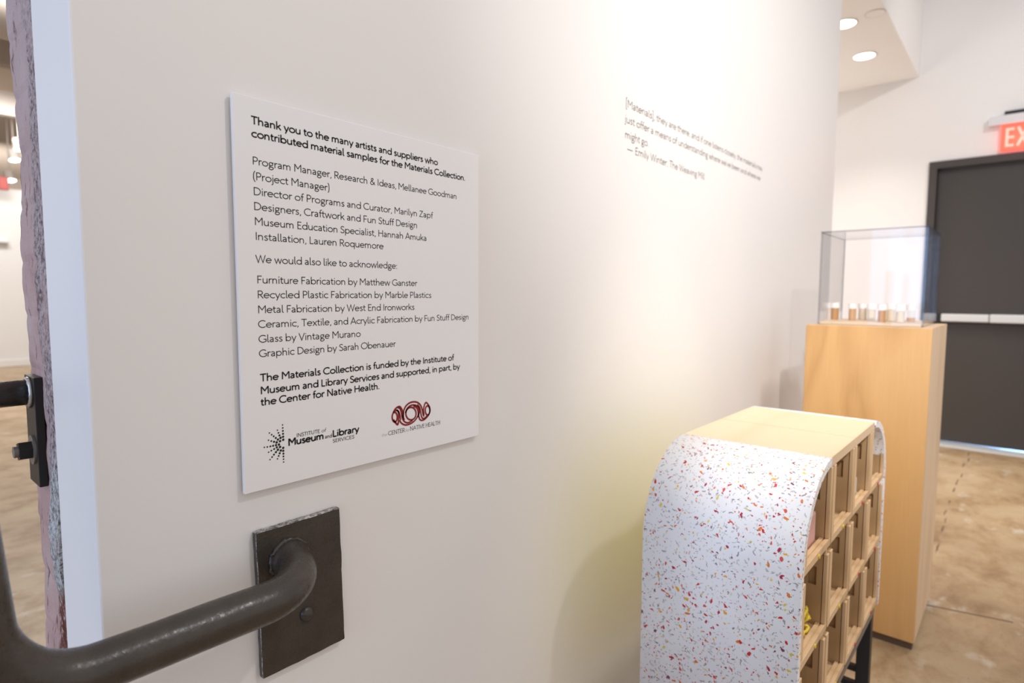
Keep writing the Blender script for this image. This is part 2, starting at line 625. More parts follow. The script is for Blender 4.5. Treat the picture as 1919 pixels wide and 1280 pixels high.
# far gallery seen past the wall's left edge
struct('wall_far', boxb(-1.5, 10.83, 0, 4.5, 10.95, 2.66), M['far_wall'])
struct('baseboard_far', boxb(-1.5, 10.805, 0.0, 4.5, 10.828, 0.10, 0.004), M['far_wall'])
struct('ceiling_far', boxb(-2.0, 2.62, 3.7, 7.0, 17.0, 3.85), M['far_ceiling'])
struct('wall_rear', boxb(-2.0, 16.8, 0, 7.0, 16.95, 3.7), M['far_ceiling'])
for i, yb in enumerate((4.7, 7.2, 9.4)):
    bm = boxb(-2.0, yb, 3.42, 7.0, yb + 0.14, 3.698)
    struct('trim_%d' % (i + 3), bm, M['beam'])

# broken brick jamb behind the wall's left end
bm = bmesh.new()
NZ = 300
prof = []
for k in range(13):
    prof.append((0.1825, 0.1585 + 0.150 * k / 12, 1.0))
prof += [(0.196, 0.3100, 0.6), (0.26, 0.314, 0.3), (0.48, 0.314, 0.0), (0.48, 0.1585, 0.0), (0.19, 0.1585, 0.0)]
rows = []
for i in range(NZ + 1):
    z = 2.75 * i / NZ
    row = []
    for (x, y, wgt) in prof:
        n1 = noise.noise(Vector((x * 3, y * 9, z * 7)))
        n2 = noise.noise(Vector((x * 9, y * 40, z * 45)))
        n3 = noise.noise(Vector((4.0, y * 3, z * 11)))
        dx = wgt * (0.004 * n1 + 0.0022 * n2)
        if wgt > 0.9 and y < 0.20:                     # mortar smeared over the corner
            bulge = max(0.0, 1 - abs(z - 0.80) / 0.11)
            dx -= 0.0125 * bulge ** 0.6 * (0.75 + 0.4 * n2)
        course = abs(((z + 0.02) / 0.0735) % 1.0 - 0.5) * 2
        if wgt > 0.9 and y > 0.21 and course > 0.86:
            dx += 0.0014
        dy = (0.0035 * n3 + 0.0012 * n2) * (1 if y > 0.27 and wgt > 0.2 else 0)
        row.append(bm.verts.new((x + dx, y + dy, z)))
    rows.append(row)
for i in range(NZ):
    for k in range(len(prof)):
        j = (k + 1) % len(prof)
        bm.faces.new((rows[i][k], rows[i + 1][k], rows[i + 1][j], rows[i][j]))
bm.faces.new(rows[0])
bm.faces.new(rows[-1][::-1])
struct('wall_left', bm, M['brick'])

# ------------------------------------------------------------------ exit door
door = bpy.data.objects.new('door_1', None)
C.objects.link(door)
door.location = (DX, -0.65, 0)
door['kind'] = 'structure'
O = door.location
bm = bmesh.new()
box(bm, DX - 0.018, YL - 0.052, 0, DX + 0.14, YL - 0.001, 2.109, 0.002)
box(bm, DX - 0.018, YR + 0.001, 0, DX + 0.14, YR + 0.052, 2.109, 0.002)
box(bm, DX - 0.018, YR + 0.052, 2.055, DX + 0.14, YL - 0.052, 2.109, 0.002)
box(bm, DX + 0.075, YL - 0.066, 0, DX + 0.14, YL - 0.05, 2.056)
box(bm, DX + 0.075, YR + 0.05, 0, DX + 0.14, YR + 0.066, 2.056)
obj('door_frame', bm, M['frame_door'], door, O)
leaf = obj('door_leaf', boxb(DX + 0.028, YR + 0.055, 0.022, DX + 0.073, YL - 0.055, 2.05, 0.002), M['door'], door, O)
bm = boxb(DX - 0.025, YR + 0.14, 0.925, DX + 0.03, -0.558, 0.985, 0.006)
obj('panic_bar', bm, M['alu'], leaf, O, label='silver push bar across the door')
bm = boxb(DX - 0.02, -0.554, 0.927, DX + 0.03, -0.274, 0.983, 0.006)
obj('latch_cover', bm, M['alu'], leaf, O, label='silver cover beside the push bar')
bm = boxb(DX - 0.015, -0.272, 0.915, DX + 0.03, -0.246, 0.99, 0.003)
obj('end_cap', bm, M['black'], leaf, O, label='black cap on the bar')
bm = bmesh.new()
for k, (a0, a1) in enumerate(((-0.075, 0.0), (-0.05, 0.007), (-0.03, 0.012))):
    pass
prof = [(DX - 0.09, 0.0), (DX - 0.06, 0.010), (DX + 0.10, 0.012), (DX + 0.14, 0.0)]
L = [bm.verts.new((x, YR + 0.05, z)) for x, z in prof]
R = [bm.verts.new((x, YL - 0.05, z)) for x, z in prof]
for k in range(3):
    bm.faces.new((L[k], L[k + 1], R[k + 1], R[k]))
bm.faces.new((L[3], L[0], R[0], R[3]))
bm.faces.new(L[::-1])
bm.faces.new(R)
obj('threshold', bm, M['alu'], door, O, label='silver threshold under the door')
# daylight outside the door, coming in under it
light('daylight_door', 'AREA', (DX + 0.6, -1.05, 0.35), (DX, -0.95, 0.0), 22, (0.25, 0.5, 1.0), 0.8, 0.5)

# ------------------------------------------------------------------ stroke lettering


def smooth_path(pts, n=7):
    P = [Vector((*p, 0)) for p in pts]
    out = []
    for i in range(len(P) - 1):
        p0 = P[max(i - 1, 0)]
        p1, p2 = P[i], P[i + 1]
        p3 = P[min(i + 2, len(P) - 1)]
        for k in range(n):
            t = k / n
            q = 0.5 * ((2 * p1) + (p2 - p0) * t + (2 * p0 - 5 * p1 + 4 * p2 - p3) * t * t + (3 * p1 - p0 - 3 * p2 + p3) * t ** 3)
            out.append((q.x, q.y))
    out.append(pts[-1])
    return out


def arc(cx, cy, rx, ry, a0=0, a1=360, n=None):
    n = n or max(6, int(abs(a1 - a0) / 11))
    return [(cx + rx * math.cos(math.radians(a0 + (a1 - a0) * k / n)), cy + ry * math.sin(math.radians(a0 + (a1 - a0) * k / n))) for k in range(n + 1)]


def G(adv, *strokes):
    return adv, strokes


S = smooth_path
r = 0.29
STEM = lambda x, a, b: [(x, a), (x, b)]
F = {}
F[' '] = G(0.27)
F['a'] = G(0.56, S([(0.08, 0.55), (0.16, 0.605), (0.27, 0.61), (0.38, 0.55), (0.42, 0.44), (0.42, 0.3), (0.42, 0.0)]), S([(0.42, 0.37), (0.25, 0.345), (0.11, 0.27), (0.08, 0.16), (0.16, 0.055), (0.29, 0.07), (0.42, 0.19)]))
F['b'] = G(0.70, STEM(0.10, 0, 1.05), arc(0.36, 0.33, 0.26, 0.28))
F['c'] = G(0.56, arc(0.34, 0.33, 0.28, 0.28, 48, 312))
F['d'] = G(0.70, STEM(0.60, 0, 1.05), arc(0.34, 0.33, 0.26, 0.28))
F['e'] = G(0.64, [(0.06, 0.35), (0.58, 0.35)], arc(0.32, 0.33, 0.27, 0.28, 4, 318))
F['f'] = G(0.34, S([(0.37, 1.0), (0.28, 1.0), (0.19, 0.95), (0.16, 0.82), (0.16, 0.6), (0.16, 0.0)]), [(0.02, 0.61), (0.33, 0.61)])
F['g'] = G(0.60, arc(0.28, 0.42, 0.19, 0.19), [(0.40, 0.57), (0.55, 0.61)], S([(0.19, 0.25), (0.13, 0.19), (0.14, 0.1), (0.27, 0.055), (0.43, 0.04), (0.52, -0.05), (0.48, -0.2), (0.33, -0.28), (0.15, -0.25), (0.07, -0.14), (0.11, -0.02), (0.22, 0.05)]))
F['h'] = G(0.64, STEM(0.10, 0, 1.05), S([(0.10, 0.40), (0.16, 0.54), (0.30, 0.61), (0.45, 0.55), (0.50, 0.40), (0.50, 0.2), (0.50, 0)]))
F['i'] = G(0.24, STEM(0.12, 0, 0.66), [(0.12, 0.83), (0.12, 0.95)])
F['j'] = G(0.24, S([(0.13, 0.66), (0.13, 0.2), (0.13, -0.12), (0.09, -0.24), (-0.02, -0.27)]), [(0.13, 0.83), (0.13, 0.95)])
F['k'] = G(0.56, STEM(0.10, 0, 1.05), [(0.49, 0.66), (0.13, 0.30)], [(0.23, 0.40), (0.53, 0.0)])
F['l'] = G(0.27, S([(0.11, 1.05), (0.11, 0.5), (0.11, 0.18), (0.15, 0.07), (0.25, 0.06)]))
F['m'] = G(0.98, STEM(0.10, 0, 0.66), S([(0.10, 0.42), (0.16, 0.55), (0.28, 0.61), (0.41, 0.55), (0.46, 0.42), (0.46, 0.2), (0.46, 0)]), S([(0.46, 0.42), (0.53, 0.55), (0.65, 0.61), (0.78, 0.55), (0.83, 0.42), (0.83, 0.2), (0.83, 0)]))
F['n'] = G(0.64, STEM(0.10, 0, 0.66), S([(0.10, 0.40), (0.16, 0.54), (0.30, 0.61), (0.45, 0.55), (0.50, 0.40), (0.50, 0.2), (0.50, 0)]))
F['o'] = G(0.68, arc(0.34, 0.33, 0.28, 0.28))
F['p'] = G(0.70, STEM(0.10, -0.29, 0.66), arc(0.36, 0.33, 0.26, 0.28))
F['q'] = G(0.70, STEM(0.60, -0.29, 0.66), arc(0.34, 0.33, 0.26, 0.28))
F['r'] = G(0.38, STEM(0.10, 0, 0.66), S([(0.10, 0.40), (0.15, 0.54), (0.25, 0.605), (0.38, 0.60)]))
F['s'] = G(0.46, S([(0.38, 0.55), (0.27, 0.61), (0.14, 0.58), (0.10, 0.48), (0.18, 0.38), (0.30, 0.30), (0.38, 0.19), (0.31, 0.07), (0.18, 0.05), (0.06, 0.11)]))
F['t'] = G(0.38, S([(0.15, 0.86), (0.15, 0.5), (0.15, 0.20), (0.20, 0.08), (0.35, 0.07)]), [(0.02, 0.61), (0.35, 0.61)])
F['u'] = G(0.64, S([(0.10, 0.66), (0.10, 0.4), (0.10, 0.24), (0.16, 0.10), (0.30, 0.05), (0.44, 0.11), (0.52, 0.26)]), STEM(0.52, 0, 0.66))
F['v'] = G(0.56, [(0.04, 0.66), (0.28, 0.03), (0.52, 0.66)])
F['w'] = G(0.84, [(0.04, 0.66), (0.23, 0.03), (0.42, 0.62), (0.61, 0.03), (0.80, 0.66)])
F['x'] = G(0.56, [(0.05, 0.66), (0.51, 0)], [(0.51, 0.66), (0.05, 0)])
F['y'] = G(0.56, [(0.04, 0.66), (0.29, 0.02)], [(0.53, 0.66), (0.17, -0.29)])
F['z'] = G(0.52, [(0.06, 0.61), (0.45, 0.61), (0.06, 0.05), (0.47, 0.05)])
F['A'] = G(0.76, [(0.03, 0), (0.38, 0.97), (0.73, 0)], [(0.16, 0.32), (0.60, 0.32)])
F['B'] = G(0.64, STEM(0.12, 0, 1), S([(0.12, 0.95), (0.36, 0.94), (0.48, 0.84), (0.47, 0.64), (0.34, 0.54), (0.12, 0.53)]), S([(0.34, 0.53), (0.52, 0.44), (0.54, 0.2), (0.42, 0.06), (0.12, 0.05)]))
F['C'] = G(0.82, arc(0.48, 0.5, 0.42, 0.45, 47, 313))
F['D'] = G(0.82, STEM(0.12, 0, 1), [(0.12, 0.95)] + arc(0.30, 0.5, 0.44, 0.45, 90, -90) + [(0.12, 0.05)])
F['E'] = G(0.58, STEM(0.12, 0, 1), [(0.12, 0.95), (0.53, 0.95)], [(0.12, 0.53), (0.47, 0.53)], [(0.12, 0.05), (0.54, 0.05)])
F['F'] = G(0.56, STEM(0.12, 0, 1), [(0.12, 0.95), (0.53, 0.95)], [(0.12, 0.50), (0.46, 0.50)])
F['G'] = G(0.88, arc(0.48, 0.5, 0.42, 0.45, 47, 300) + [(0.80, 0.16), (0.80, 0.44)], [(0.55, 0.44), (0.84, 0.44)])
F['H'] = G(0.80, STEM(0.12, 0, 1), STEM(0.68, 0, 1), [(0.12, 0.53), (0.68, 0.53)])
F['I'] = G(0.26, STEM(0.13, 0, 1))
F['L'] = G(0.54, STEM(0.12, 0, 1), [(0.12, 0.05), (0.51, 0.05)])
F['M'] = G(0.94, STEM(0.12, 0, 1), [(0.13, 0.98), (0.47, 0.42), (0.81, 0.98)], STEM(0.82, 0, 1))
F['N'] = G(0.82, STEM(0.12, 0, 1), [(0.12, 0.98), (0.70, 0.02)], STEM(0.70, 0, 1))
F['O'] = G(0.96, arc(0.48, 0.5, 0.43, 0.45))
F['P'] = G(0.62, STEM(0.12, 0, 1), [(0.12, 0.95), (0.30, 0.95)] + arc(0.32, 0.70, 0.23, 0.25, 90, -90) + [(0.12, 0.45)])
F['R'] = G(0.66, STEM(0.12, 0, 1), [(0.12, 0.95), (0.30, 0.95)] + arc(0.32, 0.71, 0.23, 0.24, 90, -90) + [(0.12, 0.47)], [(0.30, 0.47), (0.62, 0.0)])
F['S'] = G(0.58, S([(0.50, 0.85), (0.40, 0.94), (0.25, 0.94), (0.13, 0.85), (0.12, 0.68), (0.25, 0.56), (0.40, 0.46), (0.50, 0.34), (0.48, 0.15), (0.34, 0.05), (0.18, 0.07), (0.06, 0.18)]))
F['T'] = G(0.66, STEM(0.33, 0, 1), [(0.02, 0.95), (0.64, 0.95)])
F['U'] = G(0.78, [(0.12, 1.0)] + arc(0.39, 0.33, 0.27, 0.28, 180, 360) + [(0.66, 1.0)])
F['V'] = G(0.72, [(0.04, 1), (0.36, 0.03), (0.68, 1)])
F['W'] = G(1.08, [(0.04, 1), (0.30, 0.03), (0.54, 0.95), (0.78, 0.03), (1.04, 1)])
F['X'] = G(0.72, [(0.06, 1), (0.66, 0)], [(0.66, 1), (0.06, 0)])
F['Z'] = G(0.66, [(0.08, 0.95), (0.57, 0.95), (0.07, 0.05), (0.60, 0.05)])
F['&'] = G(0.78, S([(0.72, 0.02), (0.50, 0.30), (0.27, 0.60), (0.20, 0.78), (0.26, 0.92), (0.38, 0.95), (0.47, 0.85), (0.43, 0.70), (0.25, 0.52), (0.11, 0.36), (0.10, 0.18), (0.22, 0.05), (0.42, 0.07), (0.58, 0.24), (0.66, 0.44)]))
F[','] = G(0.24, [(0.14, 0.11), (0.14, 0.03), (0.07, -0.13)])
F['.'] = G(0.22, [(0.11, 0.0), (0.11, 0.12)])
F[':'] = G(0.24, [(0.12, 0.0), (0.12, 0.12)], [(0.12, 0.50), (0.12, 0.62)])
F['('] = G(0.30, S([(0.25, 1.12), (0.14, 0.88), (0.10, 0.5), (0.10, 0.3), (0.14, 0.0), (0.25, -0.22)]))
F[')'] = G(0.30, S([(0.05, 1.12), (0.16, 0.88), (0.20, 0.5), (0.20, 0.3), (0.16, 0.0), (0.05, -0.22)]))
F['['] = G(0.30, [(0.27, 1.14), (0.12, 1.14), (0.12, -0.24), (0.27, -0.24)])
F[']'] = G(0.30, [(0.03, 1.14), (0.18, 1.14), (0.18, -0.24), (0.03, -0.24)])
F["'"] = G(0.18, [(0.10, 1.0), (0.08, 0.78)])
F['-'] = G(0.40, [(0.06, 0.36), (0.34, 0.36)])
F['_'] = G(1.15, [(0.05, 0.36), (1.02, 0.36)])      # long dash


def ribbon(bm, pts, hw, y, th):
    """flat stroke of half-width hw in the x-z plane at depth y (towards the viewer), th thick"""
    q = [Vector(p) for p in pts]
    q = [p for i, p in enumerate(q) if i == 0 or (p - q[i - 1]).length > 1e-7]
    n = len(q)
    closed = n > 3 and (q[0] - q[-1]).length < 1e-6
    Lp, Rp = [], []
    for i in range(n):
        a = q[i] - q[i - 1] if i > 0 else (q[-1] - q[-2] if closed else q[1] - q[0])
        b = q[i + 1] - q[i] if i < n - 1 else (q[1] - q[0] if closed else q[-1] - q[-2])
        a = a.normalized()
        b = b.normalized()
        na, nb = Vector((-a.y, a.x)), Vector((-b.y, b.x))
        m = na + nb
        if m.length < 1e-4:
            m = na
        m.normalize()
        k = hw / max(0.42, m.dot(nb))
        Lp.append(q[i] + m * k)
        Rp.append(q[i] - m * k)
    vl = [bm.verts.new((p.x, y, p.y)) for p in Lp]
    vr = [bm.verts.new((p.x, y, p.y)) for p in Rp]
    for i in range(n - 1):
        bm.faces.new((vl[i], vr[i], vr[i + 1], vl[i + 1]))


def text_width(s):
    return sum(F[c][0] for c in s)


def letters(bm, s, x0, z0, cap, weight, y, width=None, italic=0.0, serif=False):
    """write s from x0 on baseline z0; width, when given, is the measured length of the line"""
    k = cap if width is None else width / text_width(s)
    x = x0
    for ch in s:
        adv, strokes = F[ch]
        for st in strokes:
            pts = [(x + px * k + italic * pz * cap, z0 + pz * cap) for px, pz in st]
            ribbon(bm, pts, weight * cap / 2, y, 0)
            if serif and len(st) == 2 and abs(st[0][0] - st[1][0]) < 0.01:
                for px, pz in st:
                    if pz < 0.05 or pz > 0.95:
                        zz = z0 + (0.03 if pz < 0.5 else 0.97) * cap
                        xx = x + px * k
                        ribbon(bm, [(xx - 0.13 * cap, zz), (xx + 0.13 * cap, zz)], 0.035 * cap, y, 0)
        x += adv * k
    return bm


# ------------------------------------------------------------------ thank-you sign
SX0, SX1, SZ0, SZ1 = 0.33533, 0.76367, 0.85733, 1.35633
SY = -0.010
sign = thing('wall_sign', 'white printed thank-you board with black text and two logos on the wall', 'sign', (SX0, 0, SZ0))
O = sign.location
board = obj('board', boxb(SX0, SY, SZ0, SX1, SY + 0.006, SZ1, 0.0006, seg=1), M['board'], sign, O)
obj('mounting_block', boxb(SX0 + 0.06, SY + 0.006, SZ0 + 0.06, SX1 - 0.06, 0.0005, SZ1 - 0.06), M['board'], sign, O)
TY = SY - 0.0003
LINES = [
    ('Thank you to the many artists and suppliers who', 0.35875, 0.6675, 1.32342, 1),
    ('contributed material samples for the Materials Collection.', 0.35875, 0.73, 1.30758, 1),
    ('Program Manager, Research & Ideas, Mellanee Goodman', 0.35875, 0.71, 1.27408, 0),
    ('(Project Manager)', 0.35875, 0.46667, 1.25525, 0),
    ('Director of Programs and Curator, Marilyn Zapf', 0.35875, 0.65583, 1.2365, 0),
    ('Designers, Craftwork and Fun Stuff Design', 0.35875, 0.62333, 1.218, 0),
    ('Museum Education Specialist, Hannah Amuka', 0.35917, 0.6425, 1.19925, 0),
    ('Installation, Lauren Roquemore', 0.35958, 0.55667, 1.18075, 0),
    ('We would also like to acknowledge:', 0.35917, 0.5825, 1.15216, 0),
    ('Furniture Fabrication by Matthew Ganster', 0.36, 0.62167, 1.12608, 0),
    ('Recycled Plastic Fabrication by Marble Plastics', 0.36, 0.65167, 1.10717, 0),
    ('Metal Fabrication by West End Ironworks', 0.36, 0.61583, 1.08817, 0),
    ('Ceramic, Textile, and Acrylic Fabrication by Fun Stuff Design', 0.36, 0.73833, 1.06925, 0),
    ('Glass by Vintage Murano', 0.36, 0.51333, 1.05025, 0),
    ('Graphic Design by Sarah Obenauer', 0.36, 0.5775, 1.03158, 0),
    ('The Materials Collection is funded by the Institute of', 0.36042, 0.70167, 1.00008, 1),
    ('Museum and Library Services and supported, in part, by', 0.36042, 0.71583, 0.98358, 1),
    ('the Center for Native Health.', 0.36042, 0.54583, 0.96858, 1),
]
for s, x0, x1, z, bold in LINES:
    bm = bmesh.new()
    letters(bm, s, x0 - 0.001, z, 0.00985, 0.168 if bold else 0.104, TY, x1 - x0 + 0.0012)
    obj('text_line', bm, M['ink'], sign, O)
# museum institute logo: starburst of dots and stacked words
bm = bmesh.new()
DOTS = [[(0.38842, 0.93883), (0.3885, 0.93483), (0.38858, 0.93083), (0.38867, 0.92683), (0.38867, 0.92283), (0.38875, 0.91875)],
        [(0.381, 0.933), (0.38233, 0.92925), (0.38367, 0.92558), (0.385, 0.922)],
        [(0.37, 0.93125), (0.37292, 0.92841), (0.37567, 0.92583), (0.3785, 0.92308), (0.38133, 0.92041), (0.38425, 0.91767)],
        [(0.3685, 0.92183), (0.37225, 0.92008), (0.37592, 0.91841), (0.3795, 0.91692)],
        [(0.36267, 0.91358), (0.36667, 0.91333), (0.37075, 0.91325), (0.37458, 0.91333), (0.3785, 0.91342), (0.38258, 0.91342)],
        [(0.36817, 0.90592), (0.37192, 0.90733), (0.37583, 0.90875), (0.3795, 0.91025), (0.384, 0.90992)],
        [(0.36975, 0.89575), (0.37267, 0.89858), (0.37533, 0.90133), (0.37817, 0.90408), (0.38092, 0.90675)],
        [(0.38, 0.89467), (0.38175, 0.89816), (0.38333, 0.9015), (0.385, 0.90491)],
        [(0.3885, 0.88858), (0.38842, 0.89242), (0.38842, 0.89616), (0.38842, 0.89992), (0.38842, 0.90375), (0.38842, 0.90775)]]
for rayd in DOTS:
    for k, (x, z) in enumerate(rayd):
        f = k / (len(rayd) - 1)
        rad = 0.00096 + 0.00075 * f
        vs = [bm.verts.new((x + rad * math.cos(t * math.pi / 8), TY, z + rad * math.sin(t * math.pi / 8))) for t in range(16)]
        bm.faces.new(vs)
letters(bm, 'INSTITUTE', 0.40792, 0.91858, 0.00517, 0.125, TY, 0.03542)
letters(bm, 'of', 0.44542, 0.91858, 0.00517, 0.09, TY, 0.00708, italic=0.2)
letters(bm, 'Museum', 0.39542, 0.90883, 0.00983, 0.21, TY, 0.05417)
letters(bm, 'and', 0.45083, 0.90883, 0.0055, 0.13, TY, 0.01167)
letters(bm, 'Library', 0.46292, 0.90883, 0.00983, 0.21, TY, 0.045)
letters(bm, 'SERVICES', 0.46292, 0.9005, 0.00517, 0.125, TY, 0.03667)
obj('logo_print', bm, M['ink'], sign, O)
# second logo: interlaced red knot above a line of capitals
bm = bmesh.new()
KX = lambda a: 0.56833 + (a - 465) * 0.08 / 1005
KZ = lambda a, b: 0.92133 - (b - 480 + (a - 945) * 0.17) * (0.01767 / 275)
KNOT = [
    (arc(945, 480, 132, 160), 20),
    (S([(650, 640), (700, 715), (780, 760), (870, 757), (970, 715), (1060, 640), (1130, 530), (1165, 420), (1140, 320), (1050, 265), (940, 275), (850, 350), (800, 460)]), 19),
    (S([(745, 590), (750, 480), (765, 390), (820, 285), (910, 210), (1020, 182), (1120, 200), (1200, 275), (1245, 400), (1262, 500), (1290, 560)]), 20),
    (S([(620, 330), (665, 350), (700, 450), (715, 560), (760, 660), (830, 708), (900, 700), (985, 650)]), 19),
    (S([(1010, 285), (1085, 320), (1130, 400), (1142, 520), (1140, 580)]), 24),
    (S([(1110, 250), (1170, 330), (1195, 430), (1215, 540), (1250, 610), (1310, 600), (1370, 540)]), 19),
    (S([(1150, 560), (1180, 640), (1235, 660), (1310, 630), (1400, 540), (1450, 430), (1440, 320), (1390, 235), (1340, 200), (1300, 270), (1275, 400), (1290, 520)]), 19),
    (arc(1385, 405, 62, 118), 20),
    (arc(535, 560, 62, 120), 20),
    (S([(500, 450), (560, 350), (650, 300), (700, 350), (735, 440), (742, 560), (775, 640)]), 21),
    (S([(545, 400), (610, 400), (635, 500), (628, 640), (610, 745), (560, 710), (500, 620)]), 21),
    (S([(585, 385), (640, 440), (665, 540), (680, 640)]), 17),
]
for pts, hw in KNOT:
    ribbon(bm, [(KX(a), KZ(a, b)) for a, b in pts], hw * 0.08 / 1005 * 0.92, TY, 0)
obj('logo_mark', bm, M['ink_red'], sign, O, label='dark red interlaced mark')
bm = bmesh.new()
letters(bm, 'CENTER', 0.56083, 0.89367, 0.00658, 0.125, TY, 0.03292, serif=True)
letters(bm, 'NATIVE', 0.60417, 0.89367, 0.00658, 0.125, TY, 0.03083, serif=True)
letters(bm, 'HEALTH', 0.63708, 0.89367, 0.00658, 0.125, TY, 0.0325, serif=True)
obj('text_line', bm, M['ink_grey'], sign, O, label='small grey capitals under the red mark')
bm = bmesh.new()
letters(bm, 'the', 0.54792, 0.89367, 0.00483, 0.06, TY, 0.01042, italic=0.35)
obj('text_line', bm, M['ink_pale'], sign, O, label='pale slanted small word')
bm = bmesh.new()
letters(bm, 'for', 0.59375, 0.893, 0.0055, 0.06, TY, 0.00833, italic=0.35)
obj('text_line', bm, M['ink_pale'], sign, O, label='pale slanted small word')

# ------------------------------------------------------------------ quotation on the wall
quote = thing('wall_lettering', 'dark vinyl quotation lettered straight onto the white wall above the cabinet', 'lettering', (1.27667, 0, 1.45216))
O = quote.location
for s, x0, x1, z in (('[Materials], they are there, and if one listens closely, the materials may', 1.27667, 2.25, 1.56258),
                     ("just offer a means of understanding where we've been and where we", 1.275, 2.23333, 1.52591),
                     ('might go.', 1.27667, 1.39583, 1.48967),
                     ('_ Emily Winter, The Weaving Mill', 1.2875, 1.74583, 1.45842)):
    bm = bmesh.new()
    letters(bm, s, x0, z, 0.01875, 0.085, -0.0005, x1 - x0)
    obj('text_line', bm, M['vinyl'], quote, O)

# ------------------------------------------------------------------ handrails


def plate_mesh(x0, x1, z0, z1, y0, y1, lean=0.0, jag=0.0):
    bm = bmesh.new()
    box(bm, x0, y0, z0, x1, y1, z1, 0.0015)
    bmesh.ops.subdivide_edges(bm, edges=[e for e in bm.edges if e.calc_length() > 0.05], cuts=14, use_grid_fill=True)
    zc = (z0 + z1) / 2
    for v in bm.verts:
        v.co.x -= lean * (v.co.z - zc)
        k = noise.noise(v.co * 55) * jag
        v.co.z += k
        v.co.x += noise.noise(v.co * 61 + Vector((3, 1, 7))) * jag
    return bm


rail = thing('handrail', 'brown painted pipe handrail bent from a square plate on the wall', 'handrail', (0.412, -0.006, 0.70))
O = rail.location
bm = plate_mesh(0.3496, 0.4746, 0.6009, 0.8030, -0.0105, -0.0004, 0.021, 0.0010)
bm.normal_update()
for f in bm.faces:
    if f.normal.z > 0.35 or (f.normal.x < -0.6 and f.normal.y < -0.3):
        f.material_index = 1  # scraped edges, their highlight painted in as well
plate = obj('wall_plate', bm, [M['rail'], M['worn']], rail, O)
path = fillet([(0.3925, -0.006, 0.7545), (0.3900, -0.0875, 0.7455), (0.0770, -0.0833, 0.7490), (0.0350, -0.0870, 1.27)], [0.072, 0.082], 18)
RR = 0.0238
n = len(path)
radii = []
for k, p in enumerate(path):
    dist = (p - path[0]).length
    radii.append(RR + 0.0045 * max(0.0, 1 - dist / 0.022))       # flares into the weld
bm = tube(bmesh.new(), path, radii, 40)
bmesh.ops.subdivide_edges(bm, edges=[e for e in bm.edges if e.calc_length() > 0.02], cuts=2)
for v in bm.verts:
    near = max(0.0, 1 - (v.co - path[0]).length / 0.06)
    v.co += Vector((1, 1, 1)) * (0.0005 * noise.noise(v.co * 36) + near * 0.0016 * noise.noise(v.co * 95))
obj('pipe', bm, M['rail'], rail, O, smooth=True)
# lumpy weld where the pipe meets the plate
bm = bmesh.new()
ring = []
for k in range(72):
    t = 2 * math.pi * k / 72
    ring.append(Vector((0.3922 + (RR + 0.0022) * math.cos(t), -0.0115, 0.7543 + (RR + 0.0022) * math.sin(t))))
tube(bm, ring + [ring[0]], [0.0034 + 0.0024 * noise.noise(Vector((k * 0.55, 0, 0))) for k in range(73)], 10, cap=False)
for v in bm.verts:
    v.co += Vector((1, 0.7, 1)) * 0.0036 * noise.noise(v.co * 110)
obj('weld_bead', bm, M['rail'], rail, O, smooth=True)
bm = bmesh.new()
bmesh.ops.create_uvsphere(bm, u_segments=20, v_segments=12, radius=0.0105)
for v in bm.verts:
    v.co.y = v.co.y * 0.75 if v.co.y < 0 else 0
    v.co += v.co.normalized() * 0.0012 * noise.noise(v.co * 130) if v.co.length > 1e-6 else Vector()
    v.co += Vector((0.4165, -0.0098, 0.6655))
obj('bolt', bm, M['rail'], plate, O, smooth=True)

far_rail = thing('handrail', 'dark pipe rail bolted to the broken brick edge', 'handrail', (0.178, 0.266, 0.90))
O = far_rail.location
fp = obj('wall_plate', boxb(0.1735, 0.238, 0.852, 0.1830, 0.294, 1.0005, 0.0008), M['steel_black'], far_rail, O)
bm = tube(bmesh.new(), [(0.1740, 0.265, 0.979), (0.10, 0.265, 0.979), (-0.30, 0.265, 0.979), (-0.9, 0.265, 0.979)], 0.0172, 28)
obj('pipe', bm, M['rail'], far_rail, O, smooth=True)
bm = bmesh.new()
ring = [Vector((0.1715, 0.265 + 0.0182 * math.cos(t * math.pi / 16), 0.979 + 0.0182 * math.sin(t * math.pi / 16))) for t in range(33)]
tube(bm, ring, [0.0030 + 0.0013 * noise.noise(Vector((k * 0.8, 5, 0))) for k in range(33)], 8, cap=False)
obj('weld_bead', bm, M['weld'], far_rail, O, smooth=True, label='bright weld bead')
bm = cyl(bmesh.new(), (0.1710, 0.2625, 0.9000), (0.1738, 0.2625, 0.9000), 0.0200, seg=32)
obj('washer', bm, M['steel_grey'], fp, O)
bm = bmesh.new()
cyl(bm, (0.1570, 0.2625, 0.9000), (0.1712, 0.2625, 0.9000), 0.0128, seg=6)
nut = obj('nut', bm, M['steel_black'], fp, O)
bm = cyl(bmesh.new(), (0.1520, 0.2625, 0.9000), (0.1575, 0.2625, 0.9000), 0.0078, seg=20)
obj('bolt', bm, M['steel_grey'], fp, O, label='worn grey bolt end')

# ------------------------------------------------------------------ sample cabinet
BX0, BX1, BY0, BY1, BZ1, BZ0 = 1.0236, 1.793, -0.4934, -0.2058, 0.8151, 0.298
RAD, TH = 0.175, 0.0155
cab = thing('display_cabinet', 'low birch cabinet of open cubbies with rounded speckled ends', 'cabinet', ((BX0 + BX1) / 2, (BY0 + BY1) / 2, 0))
O = cab.location


